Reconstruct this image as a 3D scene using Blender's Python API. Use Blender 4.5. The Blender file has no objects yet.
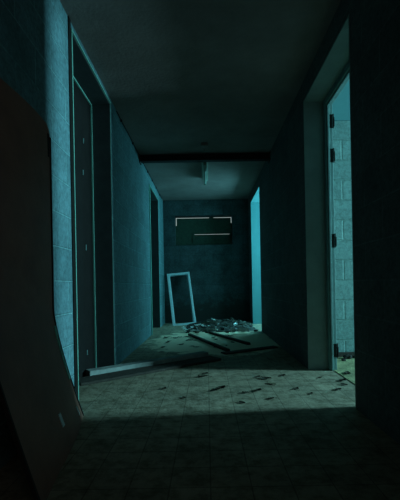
import bpy, bmesh, math, random
from mathutils import Vector, Matrix, noise as mnoise
R = math.radians
S = bpy.context.scene
C = S.collection
random.seed(7)

# ------------------------------------------------------------------ camera
cam_d = bpy.data.cameras.new('camera'); cam = bpy.data.objects.new('camera', cam_d); C.objects.link(cam)
EYE = 0.735
cam.matrix_world = Matrix.Translation((0, 0, EYE)) @ Matrix.Rotation(R(90), 4, 'X') @ Matrix.Rotation(R(-1.05), 4, 'Z')
cam_d.sensor_fit = 'AUTO'; cam_d.sensor_width = 36
cam_d.lens = 370 / 500 * 36
cam_d.shift_x = -7 / 500; cam_d.shift_y = 36 / 500
cam_d.clip_start = 0.02
S.camera = cam

# ------------------------------------------------------------------ world, exposure
w = bpy.data.worlds.new('world'); S.world = w; w.use_nodes = True
bg = w.node_tree.nodes['Background']
bg.inputs['Color'].default_value = (0.62, 0.80, 0.78, 1)
bg.inputs['Strength'].default_value = 0.42
S.view_settings.view_transform = 'Standard'
S.view_settings.look = 'None'
S.view_settings.gamma = 1
S.view_settings.use_curve_mapping = False
S.view_settings.exposure = 0.0

def area(name, loc, rot, sx, sy, power, col):
    d = bpy.data.lights.new(name, 'AREA'); d.shape = 'RECTANGLE'; d.size = sx; d.size_y = sy
    d.energy = power; d.color = col
    o = bpy.data.objects.new(name, d); C.objects.link(o); o.location = loc; o.rotation_euler = rot
    return o
SKY = (0.30, 0.82, 0.95)
# daylight entering by the window of the near room (just outside its opening)
area('near_window_daylight', (6.02, 2.50, 1.72), (0, R(90), 0), 0.95, 0.56, 520, SKY)
# daylight entering by the window of the far room
area('far_window_daylight', (2.62, 7.5, 1.72), (0, R(90), 0), 1.1, 4.2, 250, (0.17, 0.80, 0.96))
# weak fill lamps added unseen behind the camera to lift the near surfaces
area('corridor_end_fill', (0, -2.3, 1.5), (R(90), 0, 0), 1.3, 1.6, 0.7, (1.0, 0.86, 0.72))
area('side_opening_fill', (1.0, -0.95, 1.15), (0, R(90), R(-18)), 1.8, 0.7, 0.9, (1.0, 0.86, 0.74))

# ------------------------------------------------------------------ materials
def mat(name, col, rough=0.85, var=0.25, scale=9, bump=0.15, bscale=60, spec=0.3, metal=0.0, col2=None, stain=0.0):
    m = bpy.data.materials.new(name); m.use_nodes = True
    nt = m.node_tree; N = nt.nodes; L = nt.links; b = N['Principled BSDF']
    tc = N.new('ShaderNodeTexCoord')
    n1 = N.new('ShaderNodeTexNoise'); n1.inputs['Scale'].default_value = scale; n1.inputs['Detail'].default_value = 8
    n1.inputs['Roughness'].default_value = 0.65
    L.new(tc.outputs['Object'], n1.inputs['Vector'])
    cr = N.new('ShaderNodeValToRGB')
    c2 = col2 or tuple(c * (1 - var) for c in col)
    cr.color_ramp.elements[0].position = 0.3; cr.color_ramp.elements[0].color = (*c2, 1)
    cr.color_ramp.elements[1].position = 0.7; cr.color_ramp.elements[1].color = (*col, 1)
    L.new(n1.outputs['Fac'], cr.inputs['Fac']); L.new(cr.outputs['Color'], b.inputs['Base Color'])
    b.inputs['Roughness'].default_value = rough; b.inputs['Metallic'].default_value = metal
    b.inputs['Specular IOR Level'].default_value = spec
    n2 = N.new('ShaderNodeTexNoise'); n2.inputs['Scale'].default_value = bscale; n2.inputs['Detail'].default_value = 5
    L.new(tc.outputs['Object'], n2.inputs['Vector'])
    bp = N.new('ShaderNodeBump'); bp.inputs['Strength'].default_value = bump; bp.inputs['Distance'].default_value = 0.01
    L.new(n2.outputs['Fac'], bp.inputs['Height']); L.new(bp.outputs['Normal'], b.inputs['Normal'])
    m['nodes'] = 1
    return m, nt, b, tc, cr, n2, bp

def M(*a, **k): return mat(*a, **k)[0]

def block_mat(name, col, axis, mortar=(0.3, 0.3, 0.3), bw=0.4, bh=0.2, mf=0.012, off=(0, 0), bump=0.6, dirt=0.35, fade=None):
    """painted concrete blocks; axis 'x': wall in the YZ plane, 'y': wall in the XZ plane"""
    m, nt, b, tc, cr, n2, bp = mat(name, col, rough=0.9, var=dirt, scale=4, bscale=85)
    N = nt.nodes; L = nt.links
    sp = N.new('ShaderNodeSeparateXYZ'); L.new(tc.outputs['Object'], sp.inputs[0])
    cb = N.new('ShaderNodeCombineXYZ')
    L.new(sp.outputs['Y' if axis == 'x' else 'X'], cb.inputs['X']); L.new(sp.outputs['Z'], cb.inputs['Y'])
    mp = N.new('ShaderNodeMapping'); mp.inputs['Location'].default_value = (off[0], off[1], 0)
    L.new(cb.outputs[0], mp.inputs['Vector'])
    br = N.new('ShaderNodeTexBrick'); br.inputs['Scale'].default_value = 1
    br.inputs['Brick Width'].default_value = bw; br.inputs['Row Height'].default_value = bh
    br.inputs['Mortar Size'].default_value = mf / 2; br.inputs['Mortar Smooth'].default_value = 0.5
    br.inputs['Color1'].default_value = (1, 1, 1, 1); br.inputs['Color2'].default_value = (0.82, 0.85, 0.85, 1)
    br.inputs['Mortar'].default_value = (*mortar, 1)
    L.new(mp.outputs[0], br.inputs['Vector'])
    mx = N.new('ShaderNodeMix'); mx.data_type = 'RGBA'; mx.blend_type = 'MULTIPLY'; mx.inputs[0].default_value = 1
    L.new(cr.outputs['Color'], mx.inputs[6]); L.new(br.outputs['Color'], mx.inputs[7])
    # peeling and scuffed paint, worn rough
    n3 = N.new('ShaderNodeTexNoise'); n3.inputs['Scale'].default_value = 38; n3.inputs['Detail'].default_value = 6; n3.inputs['Roughness'].default_value = 0.75
    L.new(tc.outputs['Object'], n3.inputs['Vector'])
    r3 = N.new('ShaderNodeValToRGB'); r3.color_ramp.elements[0].position = 0.34; r3.color_ramp.elements[0].color = (0.62, 0.62, 0.62, 1)
    r3.color_ramp.elements[1].position = 0.60; r3.color_ramp.elements[1].color = (1.08, 1.08, 1.08, 1)
    L.new(n3.outputs['Fac'], r3.inputs['Fac'])
    m2 = N.new('ShaderNodeMix'); m2.data_type = 'RGBA'; m2.blend_type = 'MULTIPLY'; m2.inputs[0].default_value = 1
    L.new(mx.outputs[2], m2.inputs[6]); L.new(r3.outputs['Color'], m2.inputs[7])
    L.new(m2.outputs[2], b.inputs['Base Color'])
    mul = N.new('ShaderNodeMath'); mul.operation = 'MULTIPLY_ADD'
    L.new(br.outputs['Fac'], mul.inputs[0]); mul.inputs[1].default_value = -1.0
    sc = N.new('ShaderNodeMath'); sc.operation = 'MULTIPLY'; sc.inputs[1].default_value = 0.22
    L.new(n2.outputs['Fac'], sc.inputs[0]); L.new(sc.outputs[0], mul.inputs[2])
    L.new(mul.outputs[0], bp.inputs['Height']); bp.inputs['Strength'].default_value = bump
    return m

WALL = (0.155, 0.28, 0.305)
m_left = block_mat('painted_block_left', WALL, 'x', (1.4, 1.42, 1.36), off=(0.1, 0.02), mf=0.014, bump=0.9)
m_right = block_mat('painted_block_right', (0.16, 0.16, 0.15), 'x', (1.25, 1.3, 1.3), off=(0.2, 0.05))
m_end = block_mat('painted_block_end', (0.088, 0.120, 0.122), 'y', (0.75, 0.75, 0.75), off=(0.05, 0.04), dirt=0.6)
# damp black staining with a ragged upper edge along the foot of the end wall
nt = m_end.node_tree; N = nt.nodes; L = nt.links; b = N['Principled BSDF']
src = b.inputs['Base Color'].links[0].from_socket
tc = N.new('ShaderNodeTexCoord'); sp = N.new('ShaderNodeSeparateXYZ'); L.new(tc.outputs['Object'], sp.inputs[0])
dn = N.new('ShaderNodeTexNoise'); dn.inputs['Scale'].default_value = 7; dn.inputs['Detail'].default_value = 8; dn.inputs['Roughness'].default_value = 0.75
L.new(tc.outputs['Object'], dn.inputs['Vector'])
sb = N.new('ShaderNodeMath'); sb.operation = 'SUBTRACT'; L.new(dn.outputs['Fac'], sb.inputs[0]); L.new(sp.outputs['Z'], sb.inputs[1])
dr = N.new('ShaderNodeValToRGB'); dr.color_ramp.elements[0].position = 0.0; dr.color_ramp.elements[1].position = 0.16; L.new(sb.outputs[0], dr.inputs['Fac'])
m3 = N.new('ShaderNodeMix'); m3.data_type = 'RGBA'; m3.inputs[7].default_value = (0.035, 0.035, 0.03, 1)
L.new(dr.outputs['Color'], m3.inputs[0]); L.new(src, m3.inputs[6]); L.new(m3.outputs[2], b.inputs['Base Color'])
m_room = block_mat('painted_block_room', (0.26, 0.41, 0.38), 'y', (1.12, 1.12, 1.1), off=(0.03, 0.03), bump=1.0, mf=0.02, dirt=0.3)
m_roomx = block_mat('painted_block_room_side', (0.42, 0.60, 0.58), 'x', (1.2, 1.2, 1.2), off=(0.03, 0.03), mf=0.02)
m_plaster = M('plaster', (0.26, 0.38, 0.37), var=0.3, scale=3, bump=0.3)
m_ceil = M('ceiling_concrete', (0.34, 0.26, 0.24), var=0.35, scale=2.2, bump=0.35, bscale=40)
m_unseen_dark = M('unseen_bounce_damper', (0.10, 0.12, 0.12), var=0.4, scale=3, bump=0.3)  # dark tone added on unseen near-room surfaces to cut bounced light
m_reveal = M('reveal_plaster', (0.28, 0.33, 0.30), var=0.25, scale=5, bump=0.25)
m_farreveal = M('far_reveal_paint', (0.155, 0.40, 0.42), var=0.12, scale=6, bump=0.1)
m_dark = M('dark_painted_lining', (0.055, 0.065, 0.065), var=0.3, bump=0.1)
m_leaf = M('dark_door_paint', (0.014, 0.012, 0.011), var=0.3, bump=0.1, rough=0.9, spec=0.1)
m_edge = M('pale_bare_edge', (0.20, 0.46, 0.37), var=0.2, scale=20, bump=0.1)
m_frame = M('worn_frame_paint', (0.20, 0.33, 0.31), var=0.3, scale=14, bump=0.2, rough=0.7)
m_steel = M('dark_rusty_steel', (0.035, 0.030, 0.028), var=0.4, scale=30, rough=0.6)
m_track = M('blackened_beam', (0.022, 0.024, 0.024), var=0.3, scale=20)
m_enamel = M('dusty_enamel', (0.32, 0.36, 0.29), var=0.25, scale=20, bump=0.05, rough=0.5)
m_tube = M('dusty_glass_tube', (0.35, 0.40, 0.34), var=0.15, scale=25, bump=0.02, rough=0.3)
m_pale = M('white_painted_wood', (0.62, 0.74, 0.76), var=0.25, scale=25, bump=0.15, rough=0.6)
m_plank = M('weathered_plank', (0.34, 0.36, 0.33), var=0.45, scale=12, bump=0.4, bscale=30)
m_brownwood = M('dark_brown_wood', (0.060, 0.045, 0.035), var=0.4, scale=14, bump=0.4, bscale=30)
m_hard, _nt, _b, *_r = mat('brown_laminate', (0.28, 0.13, 0.095), rough=0.5, var=0.35, scale=5, bump=0.12, bscale=35, spec=0.2)
m_rubber = M('black_cable', (0.02, 0.02, 0.02), var=0.2)
m_boardg = M('dark_green_board', (0.050, 0.082, 0.055), var=0.4, scale=18, bump=0.2)
m_leafd = M('dead_leaf', (0.055, 0.045, 0.028), var=0.5, scale=30, bump=0.3)
m_leafp = M('pale_dead_leaf', (0.30, 0.27, 0.17), var=0.4, scale=30, bump=0.3)
m_paper = M('dirty_paper', (0.85, 0.85, 0.82), var=0.15, scale=18, bump=0.2)
m_chunk = M('broken_concrete', (0.12, 0.12, 0.10), var=0.5, scale=16, bump=0.6, bscale=40)
m_darkchunk = M('sooty_rubble', (0.035, 0.032, 0.028), var=0.5, scale=16, bump=0.6, bscale=40)
m_twig = M('dry_twig', (0.11, 0.09, 0.06), var=0.4, scale=30)
m_crumb = M('rubble_crumbs', (0.055, 0.05, 0.04), var=0.7, scale=22, bump=0.7, bscale=50)

# floor tiles: worn square tiles with dark joints and dirt
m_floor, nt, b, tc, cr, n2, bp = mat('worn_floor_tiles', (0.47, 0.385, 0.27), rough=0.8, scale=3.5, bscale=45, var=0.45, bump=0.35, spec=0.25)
N = nt.nodes; L = nt.links
br = N.new('ShaderNodeTexBrick'); br.offset = 0.0; br.inputs['Scale'].default_value = 1
br.inputs['Brick Width'].default_value = 0.15; br.inputs['Row Height'].default_value = 0.15
br.inputs['Mortar Size'].default_value = 0.0028; br.inputs['Mortar Smooth'].default_value = 0.3
br.inputs['Color1'].default_value = (1, 1, 1, 1); br.inputs['Color2'].default_value = (0.80, 0.82, 0.82, 1)
br.inputs['Mortar'].default_value = (0.5, 0.5, 0.5, 1)
L.new(tc.outputs['Object'], br.inputs['Vector'])
mx = N.new('ShaderNodeMix'); mx.data_type = 'RGBA'; mx.blend_type = 'MULTIPLY'; mx.inputs[0].default_value = 1
L.new(cr.outputs['Color'], mx.inputs[6]); L.new(br.outputs['Color'], mx.inputs[7])
nd = N.new('ShaderNodeTexNoise'); nd.inputs['Scale'].default_value = 14; nd.inputs['Detail'].default_value = 9; nd.inputs['Roughness'].default_value = 0.75
L.new(tc.outputs['Object'], nd.inputs['Vector'])
rd = N.new('ShaderNodeValToRGB'); rd.color_ramp.elements[0].position = 0.36; rd.color_ramp.elements[0].color = (0.55, 0.53, 0.47, 1)
rd.color_ramp.elements[1].position = 0.56; rd.color_ramp.elements[1].color = (1, 1, 1, 1)
L.new(nd.outputs['Fac'], rd.inputs['Fac'])
m2 = N.new('ShaderNodeMix'); m2.data_type = 'RGBA'; m2.blend_type = 'MULTIPLY'; m2.inputs[0].default_value = 1
L.new(mx.outputs[2], m2.inputs[6]); L.new(rd.outputs['Color'], m2.inputs[7])
# daylight spill painted pale into the tiles before the rubble, broken up by noise
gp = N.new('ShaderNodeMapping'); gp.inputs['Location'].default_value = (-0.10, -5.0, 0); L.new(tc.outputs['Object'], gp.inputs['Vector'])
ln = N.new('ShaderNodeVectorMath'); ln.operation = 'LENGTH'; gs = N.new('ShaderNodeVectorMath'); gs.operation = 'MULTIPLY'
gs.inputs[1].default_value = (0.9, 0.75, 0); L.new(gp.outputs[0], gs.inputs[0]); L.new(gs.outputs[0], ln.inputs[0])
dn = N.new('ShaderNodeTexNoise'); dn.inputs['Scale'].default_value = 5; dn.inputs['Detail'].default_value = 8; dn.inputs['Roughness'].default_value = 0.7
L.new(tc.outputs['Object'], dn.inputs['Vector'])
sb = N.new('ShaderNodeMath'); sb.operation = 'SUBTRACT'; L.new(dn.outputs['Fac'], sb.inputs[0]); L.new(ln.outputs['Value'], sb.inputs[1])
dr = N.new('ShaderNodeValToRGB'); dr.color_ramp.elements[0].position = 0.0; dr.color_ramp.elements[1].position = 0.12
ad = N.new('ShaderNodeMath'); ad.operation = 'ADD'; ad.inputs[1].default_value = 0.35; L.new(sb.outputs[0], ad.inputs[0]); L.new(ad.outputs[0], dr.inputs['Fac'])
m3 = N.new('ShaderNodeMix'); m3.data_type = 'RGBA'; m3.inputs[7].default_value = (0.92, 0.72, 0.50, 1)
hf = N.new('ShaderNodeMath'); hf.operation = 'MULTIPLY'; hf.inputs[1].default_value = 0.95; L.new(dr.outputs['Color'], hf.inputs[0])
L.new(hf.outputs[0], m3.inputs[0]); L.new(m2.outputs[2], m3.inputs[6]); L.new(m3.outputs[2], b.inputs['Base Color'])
m_ground = M('room_floor_dust', (0.44, 0.42, 0.22), var=0.6, scale=9, bump=0.6)

# ------------------------------------------------------------------ helpers
def add_box(bm, x0, x1, y0, y1, z0, z1, mtx=None):
    vs = [bm.verts.new(Vector(p) if mtx is None else mtx @ Vector(p)) for p in
          [(x0,y0,z0),(x1,y0,z0),(x1,y1,z0),(x0,y1,z0),(x0,y0,z1),(x1,y0,z1),(x1,y1,z1),(x0,y1,z1)]]
    for f in [(0,3,2,1),(4,5,6,7),(0,1,5,4),(1,2,6,5),(2,3,7,6),(3,0,4,7)]:
        bm.faces.new([vs[i] for i in f])

def boxes(*bs):
    bm = bmesh.new()
    for q in bs: add_box(bm, *q)
    return bm

def obj(name, bm, m, parent=None, bevel=0.0, smooth=False, loc=None):
    me = bpy.data.meshes.new(name)
    bmesh.ops.recalc_face_normals(bm, faces=bm.faces)
    if smooth:
        for f in bm.faces: f.smooth = True
    bm.to_mesh(me); bm.free(); me.materials.append(m)
    o = bpy.data.objects.new(name, me); C.objects.link(o)
    if loc is not None: o.location = loc
    if parent: o.parent = parent
    if bevel:
        md = o.modifiers.new('bevel', 'BEVEL'); md.width = bevel; md.segments = 2; md.limit_method = 'ANGLE'
    return o

def struct(name, bm, m, parent=None, bevel=0.0):
    o = obj(name, bm, m, parent, bevel)
    if not parent: o['kind'] = 'structure'
    return o

def tag(o, label, cat, group=None, kind=None):
    o['label'] = label; o['category'] = cat
    if group: o['group'] = group
    if kind: o['kind'] = kind
    return o

def thing(name, label, cat, loc=(0,0,0), rot=(0,0,0), group=None):
    o = bpy.data.objects.new(name, None); C.objects.link(o); o.empty_display_size = 0.1
    o.location = loc; o.rotation_euler = rot
    return tag(o, label, cat, group)

def add_tube(bm, pts, r, seg=8, r_end=None):
    pts = [Vector(p) for p in pts]; rings = []
    for i, p in enumerate(pts):
        d = (pts[min(i+1, len(pts)-1)] - pts[max(i-1, 0)]).normalized()
        a = d.orthogonal().normalized() if abs(d.z) > 0.95 else d.cross(Vector((0,0,1))).normalized()
        c = d.cross(a)
        rr = r if r_end is None else r + (r_end - r) * i / (len(pts)-1)
        rings.append([bm.verts.new(p + a*math.cos(2*math.pi*k/seg)*rr + c*math.sin(2*math.pi*k/seg)*rr) for k in range(seg)])
    for a, c in zip(rings, rings[1:]):
        for k in range(seg): bm.faces.new((a[k], a[(k+1)%seg], c[(k+1)%seg], c[k]))
    bm.faces.new(rings[0][::-1]); bm.faces.new(rings[-1])

# ------------------------------------------------------------------ the shell
XW = 0.86; T = 0.20; H = 2.48; END = 7.48; BACK = -2.5
LD = [(2.41, 3.39, 2.42), (5.66, 6.69, 2.30)]          # left door openings (y0, y1, head)
RD = [(-1.5, -0.4, 2.27), (2.16, 3.19, 2.31), (5.88, 7.03, 2.31)]  # first right opening is unseen, added to hold the side fill lamp
def wall_with_openings(name, x0, x1, ops, m):
    bs = []; y = BACK
    for a, c, h in ops:
        bs.append((x0, x1, y, a, 0, H)); bs.append((x0, x1, a, c, h, H)); y = c
    bs.append((x0, x1, y, END, 0, H))
    if x0 > 0: bs.append((x0, x1, END+T, 10.0, 0, H))
    return struct(name, boxes(*bs), m)
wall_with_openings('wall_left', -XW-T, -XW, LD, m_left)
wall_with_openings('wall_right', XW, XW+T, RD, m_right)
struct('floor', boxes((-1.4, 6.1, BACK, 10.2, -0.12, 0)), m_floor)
struct('ceiling', boxes((-XW-T, XW+T, BACK, END+0.2, H, H+0.15)), m_ceil)
# end wall with the boarded window opening
WX0, WX1, WZ0, WZ1 = -0.625, 0.535, 1.57, 2.155
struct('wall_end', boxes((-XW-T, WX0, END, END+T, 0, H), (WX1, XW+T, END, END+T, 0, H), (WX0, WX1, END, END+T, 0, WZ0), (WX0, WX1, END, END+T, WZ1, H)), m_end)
struct('wall_behind', boxes((-XW-T, XW+T, BACK-T, BACK, 0, H)), m_plaster)

# near room on the right
RH = 2.365
struct('wall_near_room_back', boxes((XW+T, 1.95, 3.70, 3.90, 0, H)), m_room)
struct('wall_near_room_back_unseen', boxes((1.95, 6.0, 3.70, 3.90, 0, H)), m_unseen_dark)  # unseen rest of the back wall, made dark to cut bounced light
struct('wall_near_room_front', boxes((XW+T, 6.0, 0.4, 0.6, 0, H)), m_unseen_dark)
struct('wall_near_room_outer', boxes((5.8, 6.0, 0.6, 2.18, 0, H), (5.8, 6.0, 2.82, 3.70, 0, H), (5.8, 6.0, 2.18, 2.82, 0, 1.2), (5.8, 6.0, 2.18, 2.82, 2.25, H)), m_unseen_dark)
struct('ceiling_near_room', boxes((XW+T, 1.95, 0.6, 3.70, RH, RH+0.1)), m_farreveal)
struct('ceiling_near_room_inner', boxes((1.95, 5.8, 0.6, 3.70, RH, RH+0.1)), m_unseen_dark)
struct('floor_near_room', boxes((XW+T, 1.95, 0.6, 3.70, 0.0, 0.004)), m_ground)
struct('floor_near_room_inner', boxes((1.95, 5.8, 0.6, 3.70, 0.0, 0.004)), m_unseen_dark)
# far room on the right
struct('wall_far_room_front', boxes((XW+T, 2.5, 4.9, 5.1, 0, H)), m_plaster)
struct('wall_far_room_back', boxes((XW+T, 2.5, 9.8, 10.0, 0, H)), m_plaster)
struct('wall_far_room_outer', boxes((2.5, 2.6, 4.9, 5.35, 0, H), (2.5, 2.6, 9.65, 10.0, 0, H), (2.5, 2.6, 5.35, 9.65, 0, 1.1), (2.5, 2.6, 5.35, 9.65, 2.3, H)), m_roomx)
struct('ceiling_far_room', boxes((XW+T, 2.6, 5.1, 10.0, H, H+0.15)), m_ceil)

# plaster linings of the right-hand openings
def lining(name, x0, x1, op, m, t=0.012, jut=0.0):
    a, c, h = op
    return struct(name, boxes((x0, x1, a, a+t, 0, h), (x0, x1, c-t, c, 0, h), (x0, x1, a+t, c-t, h-t, h)), m)
lining('trim_1', XW-0.002, XW+T, RD[1], m_reveal)
lining('trim_2', XW-0.002, XW+T+0.01, RD[2], m_farreveal)

# ---- door_1 : near right doorway, bare worn timber frame with hinges, no leaf
d1 = bpy.data.objects.new('door_1', None); C.objects.link(d1); d1['kind'] = 'structure'
a, c, h = RD[1]; a += 0.012; c -= 0.012; h -= 0.012
fx0, fx1 = XW+0.165, XW+T+0.03
bm = boxes((fx0, fx1, a, a+0.045, 0, h), (fx0, fx1, c-0.045, c, 0, h), (fx0, fx1, a+0.045, c-0.045, h-0.045, h))
obj('door_frame', bm, m_frame, d1, 0.004)
bm = boxes((fx0+0.014, fx0+0.032, c-0.060, c-0.045, 0, h-0.045), (fx0+0.014, fx0+0.032, a+0.045, c-0.045, h-0.060, h-0.045))
obj('door_stop', bm, m_frame, d1, 0.003)
for z in (2.11, 1.82, 1.10, 0.17):
    bm = boxes((fx1-0.03, fx1-0.004, c-0.050, c-0.045, z-0.055, z+0.055))
    add_tube(bm, [(fx1+0.003, c-0.050, z-0.06), (fx1+0.003, c-0.050, z+0.06)], 0.006)
    add_box(bm, fx1+0.003, fx1+0.010, c-0.060, c-0.045, z-0.05, z+0.03)
    obj('hinge', bm, m_steel, d1)

# ---- door_2 : near left doorway, dark lining and closed dark leaf
def left_door(n, op, edge, leafmat, fittings):
    a, c, h = op
    d = bpy.data.objects.new('door_%d' % n, None); C.objects.link(d); d['kind'] = 'structure'
    x0 = -XW-T
    obj('lining', boxes((x0, -XW, a, a+0.012, 0, h), (x0, -XW, c-0.012, c, 0, h), (x0, -XW, a+0.012, c-0.012, h-0.012, h)), m_dark, d)
    # slim edge strip round the mouth of the opening, standing a little proud of the wall
    e = edge
    obj('edge_strip', boxes((-XW, -XW+0.012, a-0.004, a+e-0.004, 0, h+0.006), (-XW, -XW+0.004, c-0.001, c+0.004, 0, h+0.006), (-XW, -XW+0.012, a+e-0.004, c-0.001, h-0.004, h+0.006)), m_edge, d, 0.002)
    # bead where the leaf meets the lining
    xb = x0 + (0.027 if n == 2 else 0)
    obj('stop_bead', boxes((xb, xb+0.014, c-0.024, c-0.012, 0, h-0.024), (xb, xb+0.014, a+0.012, a+0.024, 0, h-0.024), (xb, xb+0.014, a+0.012, c-0.012, h-0.024, h-0.012)), m_edge, d, 0.002)
    obj('door_leaf', boxes((xb-0.04, xb, a, c, 0, h)), leafmat, d)
    if fittings:
        for y, z, l in ((3.15, 1.99, 0.03), (3.13, 1.715, 0.03), (3.17, 1.084, 0.035), (3.15, 0.188, 0.03)):
            bm = boxes((xb, xb+0.006, y-0.004, y+0.004, z-l*0.7, z+l*0.7)); 
            o = obj('latch_plate', bm, m_frame, d); o['label'] = 'small pale latch plate on the dark leaf'
    return d
left_door(2, LD[0], 0.010, m_leaf, True)
left_door(3, LD[1], 0.05, m_leaf, False)
# dark shadow joint beside the near left frame, drawn as a flat dark strip
struct('trim_shadow_gap', boxes((-XW, -XW+0.006, 2.365, 2.405, 0, H)), m_leaf)

# ---- window in the end wall, boarded up
w1 = bpy.data.objects.new('window_1', None); C.objects.link(w1); w1['kind'] = 'structure'
obj('window_frame', boxes((WX0, WX0+0.004, END+0.18, END+0.20, WZ0, WZ1), (WX1-0.004, WX1, END+0.18, END+0.20, WZ0, WZ1), (WX0+0.004, WX1-0.004, END+0.18, END+0.20, WZ0, WZ0+0.03)), m_steel, w1)
bz1 = WZ1 - 0.020
mid = 1.795
o = tag(obj('window_board', boxes(
    (WX0+0.024, WX1-0.020, END+0.15, END+0.18, WZ0+0.002, mid),
    (WX0+0.024, WX0+0.36, END+0.15, END+0.18, mid, bz1),
    (WX1-0.05, WX1-0.020, END+0.15, END+0.18, mid, bz1),
    (WX0+0.36, WX1-0.05, END+0.15, END+0.18, mid+0.011, bz1)), m_boardg), 'dark green boarding nailed over the small end wall window', 'board')
tag(obj('window_batten', boxes((WX0+0.35, WX0+0.385, END+0.133, END+0.15, WZ0+0.05, mid+0.08)), m_boardg), 'short upright batten nailed on the green window boarding', 'batten')
# patches of the top gap that are plugged
tag(obj('plug_strip', boxes((0.07, 0.16, END+0.15, END+0.18, bz1, WZ1)), m_boardg), 'small dark plug interrupting the bright gap above the window boarding', 'strip')
for (x0, x1) in ((WX0, WX0+0.024),): 
    tag(obj('side_strip', boxes((x0, x1, END+0.15, END+0.18, WZ0, WZ1-0.17)), m_boardg), 'narrow dark strip closing the left side gap of the boarding', 'strip')
tag(obj('side_strip', boxes((WX1-0.020, WX1, END+0.15, END+0.18, WZ0, WZ1-0.13)), m_boardg), 'narrow dark strip closing the right side gap of the boarding', 'strip')

# windows of the side rooms (frames)
def room_window(n, x, y0, y1, z0, z1, mull):
    d = bpy.data.objects.new('window_%d' % n, None); C.objects.link(d); d['kind'] = 'structure'
    t = 0.04
    bs = [(x, x+0.05, y0, y0+t, z0, z1), (x, x+0.05, y1-t, y1, z0, z1), (x, x+0.05, y0+t, y1-t, z0, z0+t), (x, x+0.05, y0+t, y1-t, z1-t, z1)]
    for q in mull: bs.append((x, x+0.05, q-t/2, q+t/2, z0+t, z1-t))
    obj('window_frame', boxes(*bs), m_pale, d, 0.004)
room_window(2, 5.84, 2.18, 2.82, 1.2, 2.25, [])
room_window(3, 2.54, 5.35, 9.65, 1.1, 2.3, [6.43, 7.5, 8.57])

# ------------------------------------------------------------------ ceiling track and strip light
t = thing('ceiling_beam', 'dark steel beam crossing the corridor just below the ceiling', 'beam', (0, 4.9, 2.39))
obj('rail', boxes((-XW, XW, -0.03, 0.03, 0.012, 0.085)), m_track, t, 0.004)
obj('flange', boxes((-XW, XW, -0.045, 0.045, 0.0, 0.012)), m_track, t)
for x in (-0.853, 0.853):
    obj('end_bracket', boxes((x-0.007, x+0.007, -0.055, 0.055, -0.02, 0.088)), m_steel, t)

t = thing('strip_light', 'unlit fluorescent strip light on the ceiling beyond the dark beam', 'light', (0.0, 5.48, H))
obj('housing', boxes((-0.045, 0.045, -0.50, 0.50, -0.055, 0)), m_enamel, t, 0.008)
bm = bmesh.new(); add_tube(bm, [(0, -0.47, -0.092), (0, 0.47, -0.092)], 0.019, 12)
tb = obj('tube', bm, m_tube, t, smooth=True)
for y in (-0.485, 0.485):
    obj('lamp_holder', boxes((-0.022, 0.022, y-0.014, y+0.014, -0.118, -0.055)), m_enamel, t, 0.003)
t = thing('junction_box', 'small square junction box on the ceiling before the beam', 'electrical box', (0.0, 4.56, H))
obj('box', boxes((-0.04, 0.04, -0.06, 0.06, -0.035, 0)), m_ceil, t, 0.004)
bm = bmesh.new(); add_tube(bm, [(0, 0.06, -0.012), (0, 0.28, -0.012)], 0.009)
obj('conduit', bm, m_ceil, t, smooth=True)

# cable clipped along the top of the left wall
t = thing('wall_cable', 'thin black cable clipped along the top of the left wall', 'cable', (-XW+0.012, 3.6, H-0.03))
bm = bmesh.new(); add_tube(bm, [(0, y*0.2, -0.004*math.sin(y*1.7)) for y in range(0, 19)], 0.005)
obj('cable_run', bm, m_rubber, t, smooth=True)
for y in (0.2, 0.8, 1.5, 1.9, 2.35, 2.8, 3.3):
    obj('clip', boxes((-0.010, 0.009, y-0.010, y+0.010, -0.014, 0.010)), m_rubber, t, 0.003)

# ------------------------------------------------------------------ warped brown panel leaning on the left wall
def panel_x(v, u):
    """u along the corridor 0 far .. 1 near, v height in m -> x; the foot of the sheet kicks out"""
    kick = 0.080 + 0.185*u; h = 0.62 + 0.38*u
    s = max(0.0, 1 - v/h)
    return -XW + 0.035 + 0.012*math.sin(u*5) + kick * s**1.3
t = thing('warped_panel', 'tall dark brown laminate panel with a warped foot leaning on the left wall', 'panel', (-0.72, 1.66, 0))
def sheet(u0, u1, v0, v1, nu, nv, th, offx, yshift=0.0):
    bm = bmesh.new(); g = {}
    for s in (0, 1):
        for i in range(nu+1):
            for j in range(nv+1):
                u = u0 + (u1-u0)*i/nu; v = v0 + (v1-v0)*j/nv
                y = 1.95 - 0.72*u + 0.20*max(0, 1-v/0.62)**1.25 * (1-u)
                vv = v
                if u < 0.05 and v > 1.53: vv = 1.53 + (v-1.53)*(0.3 + u*14)   # rounded far top corner
                g[s,i,j] = bm.verts.new((panel_x(v, u) + offx + s*th + 0.72, y + yshift - 1.66, vv))
    for i in range(nu):
        for j in range(nv):
            bm.faces.new((g[0,i,j], g[0,i+1,j], g[0,i+1,j+1], g[0,i,j+1]))
            bm.faces.new((g[1,i,j], g[1,i,j+1], g[1,i+1,j+1], g[1,i+1,j]))
    for i in range(nu):
        for j in (0, nv): bm.faces.new((g[0,i,j], g[1,i,j], g[1,i+1,j], g[0,i+1,j]))
    for j in range(nv):
        for i in (0, nu): bm.faces.new((g[0,i,j], g[0,i,j+1], g[1,i,j+1], g[1,i,j]))
    return bm
obj('sheet', sheet(0, 1, 0.0, 1.585, 30, 48, 0.012, 0.0), m_hard, t, smooth=False)
o = obj('edging', sheet(0.02, 0.06, 0.24, 0.54, 1, 14, 0.004, 0.0125), m_edge, t); o['label'] = 'loose pale edging strip on the lower far edge'
o = obj('edging', sheet(-0.006, 0.014, 0.0, 1.53, 2, 48, 0.004, 0.0125), m_rubber, t); o['label'] = 'black far edge of the panel'
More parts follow.
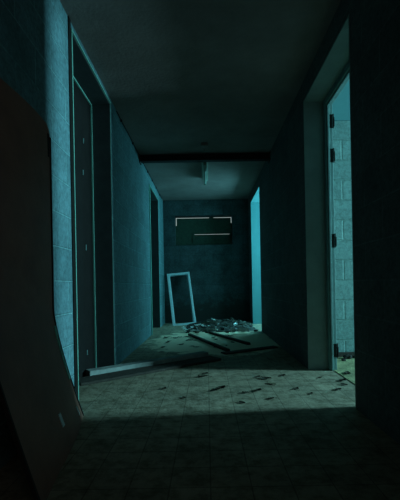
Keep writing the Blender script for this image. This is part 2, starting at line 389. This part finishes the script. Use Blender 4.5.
o = obj('edging', sheet(0.992, 1.008, 0.0, 1.585, 2, 48, 0.015, -0.001), m_rubber, t); o['label'] = 'black strip added over the near edge of the panel'  # black strip added to hide the fill light on the sheet's near edge
obj('edge_slot', sheet(0.035, 0.055, 1.42, 1.54, 1, 4, 0.003, 0.0125), m_rubber, t)
o = obj('chip', sheet(0.11, 0.14, 0.045, 0.095, 2, 3, 0.004, 0.0125), m_pale, t); o['label'] = 'pale chip in the laminate'
o = obj('chip', sheet(0.465, 0.50, 0.11, 0.17, 2, 3, 0.004, 0.0125), m_pale, t); o['label'] = 'pale chip in the laminate'

# ------------------------------------------------------------------ planks on the floor
def plank(name, p0, p1, wd, th, m, label, z0=0.0, z1=0.0, bev=0.004):
    p0 = Vector((*p0, z0)); p1 = Vector((*p1, z1)); d = p1-p0; ln = d.length
    bm = bmesh.new(); n = 14
    rings = []
    for i in range(n+1):
        x = ln*i/n; s = 0.002*math.sin(i*1.3+ln)
        e = 0.012*math.sin(i*2.1) if i in (0, n) else 0
        rings.append([bm.verts.new(q) for q in ((x+e, -wd/2+s, 0), (x-e, wd/2+s, 0), (x, wd/2+s, th), (x+e, -wd/2+s, th))])
    for a, c in zip(rings, rings[1:]):
        for k in range(4): bm.faces.new((a[k], a[(k+1)%4], c[(k+1)%4], c[k]))
    bm.faces.new(rings[0]); bm.faces.new(rings[-1][::-1])
    o = obj(name, bm, m, bevel=bev); o.location = p0
    o.rotation_euler = (0, -math.atan2(d.z, Vector((d.x, d.y)).length), math.atan2(d.y, d.x))
    return tag(o, label, 'plank')
plank('floor_plank', (-1.02, 2.85), (0.08, 3.72), 0.19, 0.022, m_brownwood, 'wide dark board on the floor in front of the long pale plank')
plank('floor_plank', (-1.00, 3.06), (-0.02, 3.84), 0.10, 0.055, m_plank, 'long pale weathered plank lying aslant from the near left doorway')
plank('floor_plank', (-0.28, 5.55), (0.22, 4.12), 0.045, 0.03, m_brownwood, 'dark narrow batten on the floor running towards the rubble, left one')
plank('floor_plank', (0.03, 5.75), (0.50, 4.55), 0.045, 0.03, m_brownwood, 'dark narrow batten on the floor running towards the rubble, right one')
plank('floor_plank', (0.16, 3.98), (0.80, 4.35), 0.10, 0.015, m_brownwood, 'dark short board lying by the foot of the right wall')

# ------------------------------------------------------------------ leaning frame at the end wall
t = thing('loose_window_frame', 'empty white window frame leaning upright against the end wall', 'frame', (-0.435, 7.0, 0.0))
t.rotation_euler = (R(-19), R(-4.8), R(8))
FW, FH, FT, FD = 0.45, 1.07, 0.045, 0.06
obj('stile', boxes((-FW/2, -FW/2+FT, 0, FD, 0, FH)), m_pale, t, 0.005)
obj('stile', boxes((FW/2-FT, FW/2, 0, FD, 0, FH)), m_pale, t, 0.005)
obj('rail', boxes((-FW/2+FT, FW/2-FT, 0, FD, 0, FT)), m_pale, t, 0.005)
obj('rail', boxes((-FW/2+FT, FW/2-FT, 0, FD, FH-FT, FH)), m_pale, t, 0.005)
obj('rebate', boxes((-FW/2+FT, -FW/2+FT+0.012, 0.028, FD, FT, FH-FT), (FW/2-FT-0.012, FW/2-FT, 0.028, FD, FT, FH-FT)), m_pale, t)

# ------------------------------------------------------------------ rubble
def chunk_mesh(r, seed):
    bm = bmesh.new(); bmesh.ops.create_icosphere(bm, subdivisions=2, radius=r)
    for v in bm.verts:
        n = mnoise.noise(v.co/r*1.1 + Vector((seed*3.1, seed, 0)))
        v.co *= 1 + 0.55*n
        v.co.z *= 0.62
        v.co.x = round(v.co.x/(r*0.45))*(r*0.45)*0.5 + v.co.x*0.5
        v.co.z = max(v.co.z, -r*0.35)
    zmin = min(v.co.z for v in bm.verts)
    for v in bm.verts: v.co.z -= zmin
    return bm
# low heap of crumbs the larger pieces lie in
bm = bmesh.new(); nx, ny = 70, 90; g = {}
def heap(x, y):
    e = max(0, 1-abs((x-0.22)/0.62)**3) * max(0, 1-abs((y-6.68)/0.78)**3)
    n = mnoise.noise(Vector((x*4, y*4, 1)))*0.6 + mnoise.noise(Vector((x*14, y*14, 4)))*0.45 + mnoise.noise(Vector((x*34, y*34, 9)))*0.25
    return e*(0.05 + 0.07*n + 0.07*max(0, (y-6.5))) - 0.004
for i in range(nx+1):
    for j in range(ny+1):
        x = -0.42 + 1.26*i/nx; y = 5.62 + 1.84*j/ny
        g[i,j] = bm.verts.new((x, y, heap(x, y)))
for i in range(nx):
    for j in range(ny):
        q = (g[i,j], g[i+1,j], g[i+1,j+1], g[i,j+1])
        if max(v.co.z for v in q) > 0: bm.faces.new(q)
bmesh.ops.delete(bm, geom=[v for v in bm.verts if not v.link_faces], context='VERTS')
tag(obj('rubble_heap', bm, m_crumb), 'low dark heap of rubble and dirt before the end wall', 'rubble', kind='stuff')

def put(o, x, y, rz, z=None, rx=0, ry=0, s=1):
    o.location = (x, y, (max(0, heap(x, y)) if z is None else z)); o.rotation_euler = (rx, ry, rz); o.scale = (s,)*3
    return o
protos = [chunk_mesh(0.05, k) for k in range(4)]
pm = []
for k, bmk in enumerate(protos):
    me = bpy.data.meshes.new('rubble_chunk'); bmk.to_mesh(me); bmk.free()
    me.materials.append(m_chunk if k % 2 else m_darkchunk); pm.append(me)
rnd = random.Random(3)
placed = []
n = 0
while n < 46:
    x = rnd.uniform(-0.35, 0.78); y = rnd.uniform(5.75, 7.3)
    if abs(x+0.45) < 0.3 and y > 6.9: continue
    s = rnd.uniform(0.25, 0.8)
    if any((x-a)**2+(y-c)**2 < (0.055*(s+q))**2 for a, c, q in placed): continue
    placed.append((x, y, s)); k = n % 4
    o = bpy.data.objects.new('rubble_chunk', pm[k]); C.objects.link(o)
    put(o, x, y, rnd.uniform(0, 6), s=s)
    if k % 2: tag(o, 'grey broken concrete chunk in the rubble before the end wall', 'rubble', 'grey chunks in the rubble')
    else: tag(o, 'dark sooty lump in the rubble before the end wall', 'rubble', 'dark lumps in the rubble')
    n += 1

def scrap_mesh(w_, h_, seed, m, amp=0.02):
    bm = bmesh.new(); g = {}; a, c = 8, 8
    for i in range(a+1):
        for j in range(c+1):
            x = (i/a-0.5)*w_*(1+0.25*mnoise.noise(Vector((seed, j*0.5, 0)))); y = (j/c-0.5)*h_*(1+0.3*mnoise.noise(Vector((i*0.5, seed, 3))))
            z = amp*(1.0+mnoise.noise(Vector((i*0.45+seed*5, j*0.45, 0)))*1.8)
            g[i,j] = bm.verts.new((x, y, max(z, 0.002)))
    for i in range(a):
        for j in range(c): bm.faces.new((g[i,j], g[i+1,j], g[i+1,j+1], g[i,j+1]))
    me = bpy.data.meshes.new('paper_scrap')
    bmesh.ops.recalc_face_normals(bm, faces=bm.faces); bm.to_mesh(me); bm.free(); me.materials.append(m); return me
scr = [scrap_mesh(0.13, 0.07, 1, m_paper), scrap_mesh(0.09, 0.09, 2, m_paper), scrap_mesh(0.20, 0.05, 5, m_paper, 0.03)]
for k in range(24):
    x = rnd.uniform(-0.36, 0.72); y = rnd.uniform(5.6, 6.9)
    if k < 8: x = rnd.uniform(-0.42, 0.0); y = rnd.uniform(5.7, 6.5)
    o = bpy.data.objects.new('paper_scrap', scr[k % 2]); C.objects.link(o)
    put(o, x, y, rnd.uniform(0, 6), z=max(0, heap(x, y))+0.03, rx=rnd.uniform(-.4, .4), ry=rnd.uniform(-.4, .4), s=rnd.uniform(0.3, 0.75))
    tag(o, 'small crumpled white scrap lying in the rubble', 'paper', 'white scraps in the rubble')
for x, y, rz, s, lab in ((0.47, 5.62, 0.5, 1.5, 'largest white strip of torn sheet, by the far right doorway'), (-0.19, 5.75, 0.2, 0.8, 'folded white strip at the near left end of the rubble')):
    o = bpy.data.objects.new('torn_sheet', scr[2]); C.objects.link(o)
    put(o, x, y, rz, z=max(0, heap(x, y))+0.02, s=s); tag(o, lab, 'sheet')

# sticks in the rubble
for k in range(16):
    x = rnd.uniform(-0.3, 0.6); y = rnd.uniform(5.4, 6.9); an = rnd.uniform(0, 6.28); ln = rnd.uniform(0.18, 0.5)
    bm = bmesh.new()
    pts = [(ln*(i/6-0.5), 0.02*mnoise.noise(Vector((i*0.8, k, 0))), 0.012*mnoise.noise(Vector((i*0.9, k, 5)))) for i in range(7)]
    add_tube(bm, pts, 0.008, 6, 0.004)
    if k % 2: add_tube(bm, [pts[3], (pts[3][0]+0.06, 0.05, 0.02), (pts[3][0]+0.11, 0.07, 0.03)], 0.005, 5, 0.002)
    o = obj('dry_stick', bm, m_twig, smooth=True)
    put(o, x, y, an, z=max(0, heap(x, y))+0.045, ry=rnd.uniform(-0.12, 0.12))
    tag(o, 'thin dry stick lying across the rubble', 'stick', 'sticks in the rubble')

# ------------------------------------------------------------------ dead leaves on the tiles
def leaf_mesh(seed, m):
    bm = bmesh.new(); n = 10; L_ = []
    for i in range(n+1):
        u = i/n; wd = 0.036*math.sin(math.pi*min(1, u*1.02))**0.8*(1+0.25*math.sin(i*2.3+seed))
        x = (u-0.5)*0.095; z = 0.004 + 0.008*(u-0.5)**2*4*(0.5+0.5*math.sin(seed))
        L_.append([bm.verts.new((x, -wd, z+0.005)), bm.verts.new((x, 0, z)), bm.verts.new((x, wd*0.8, z+0.009))])
    for a, c in zip(L_, L_[1:]):
        for k in (0, 1): bm.faces.new((a[k], a[k+1], c[k+1], c[k]))
    add_tube(bm, [(-0.0475, 0, 0.012), (-0.07, 0.004, 0.008), (-0.085, 0.010, 0.006)], 0.0016, 5)
    bmesh.ops.remove_doubles(bm, verts=bm.verts, dist=0.0002)
    me = bpy.data.meshes.new('dead_leaf'); bm.to_mesh(me); bm.free(); me.materials.append(m); return me
lm = [leaf_mesh(1, m_leafd), leaf_mesh(3, m_leafd), leaf_mesh(5, m_leafp)]
def floor_at(px, py):
    dx = px-207; dy = py-286; a = 0.0183
    ox = dx - a*dy; oy = dy + a*dx
    d = 370*EYE/oy
    return ox*d/370, d
spots = [(266,379,1.2,0),(258,391,1.0,0),(203,377,1.1,0),(205,374,0.9,1),(246,393,0.8,0),(272,384,1.0,2),(283,376,0.9,1),(221,389,1.3,0),(214,391,.8,1),
         (164,389,.7,0),(343,381,1.1,0),(338,390,0.9,1),(347,374,1.2,0),(344,385,.8,1),(320,378,.6,0),(296,389,.7,0),(242,403,.7,1),(258,377,.7,0),(184,398,.6,0),(311,394,.6,1),(271,399,.7,0)]
for i, (px, py, s, k) in enumerate(spots):
    x, y = floor_at(px, py)
    o = bpy.data.objects.new('dead_leaf', lm[k]); C.objects.link(o); put(o, x, y, rnd.uniform(0, 6), z=0.0, s=s*0.75)
    if k == 2: tag(o, 'single pale dead leaf on the lit floor tiles', 'leaf')
    elif px > 330: tag(o, 'dark dead leaf on the tiles in the near right doorway', 'leaf', 'leaves in the near right doorway')
    else: tag(o, 'dark curled dead leaf on the lit floor tiles', 'leaf', 'leaves on the lit tiles')
for i in range(26):
    x = rnd.uniform(-0.75, 0.4); y = rnd.uniform(4.4, 5.5)
    o = bpy.data.objects.new('dead_leaf', lm[i % 2]); C.objects.link(o); put(o, x, y, rnd.uniform(0, 6), z=0.0, s=rnd.uniform(0.45, 0.9))
    tag(o, 'dark dead leaf on the floor between plank and rubble', 'leaf', 'leaves before the rubble')
# debris in the near room seen through the doorway
for i, (x, y, s) in enumerate(((1.22, 3.62, 0.7), (1.35, 3.60, 0.9), (1.45, 3.63, 0.6), (1.28, 3.50, 0.4))):
    o = bpy.data.objects.new('rubble_chunk', pm[(2*i) % 4]); C.objects.link(o); put(o, x, y, i, z=0.004, s=s)
    tag(o, 'dark lump at the foot of the near room wall', 'rubble', 'lumps in the near room')
tag(obj('skirting_board', boxes((XW+T+0.04, 3.0, 3.68, 3.70, 0.004, 0.05)), m_brownwood), 'low dark board along the foot of the near room block wall', 'board')
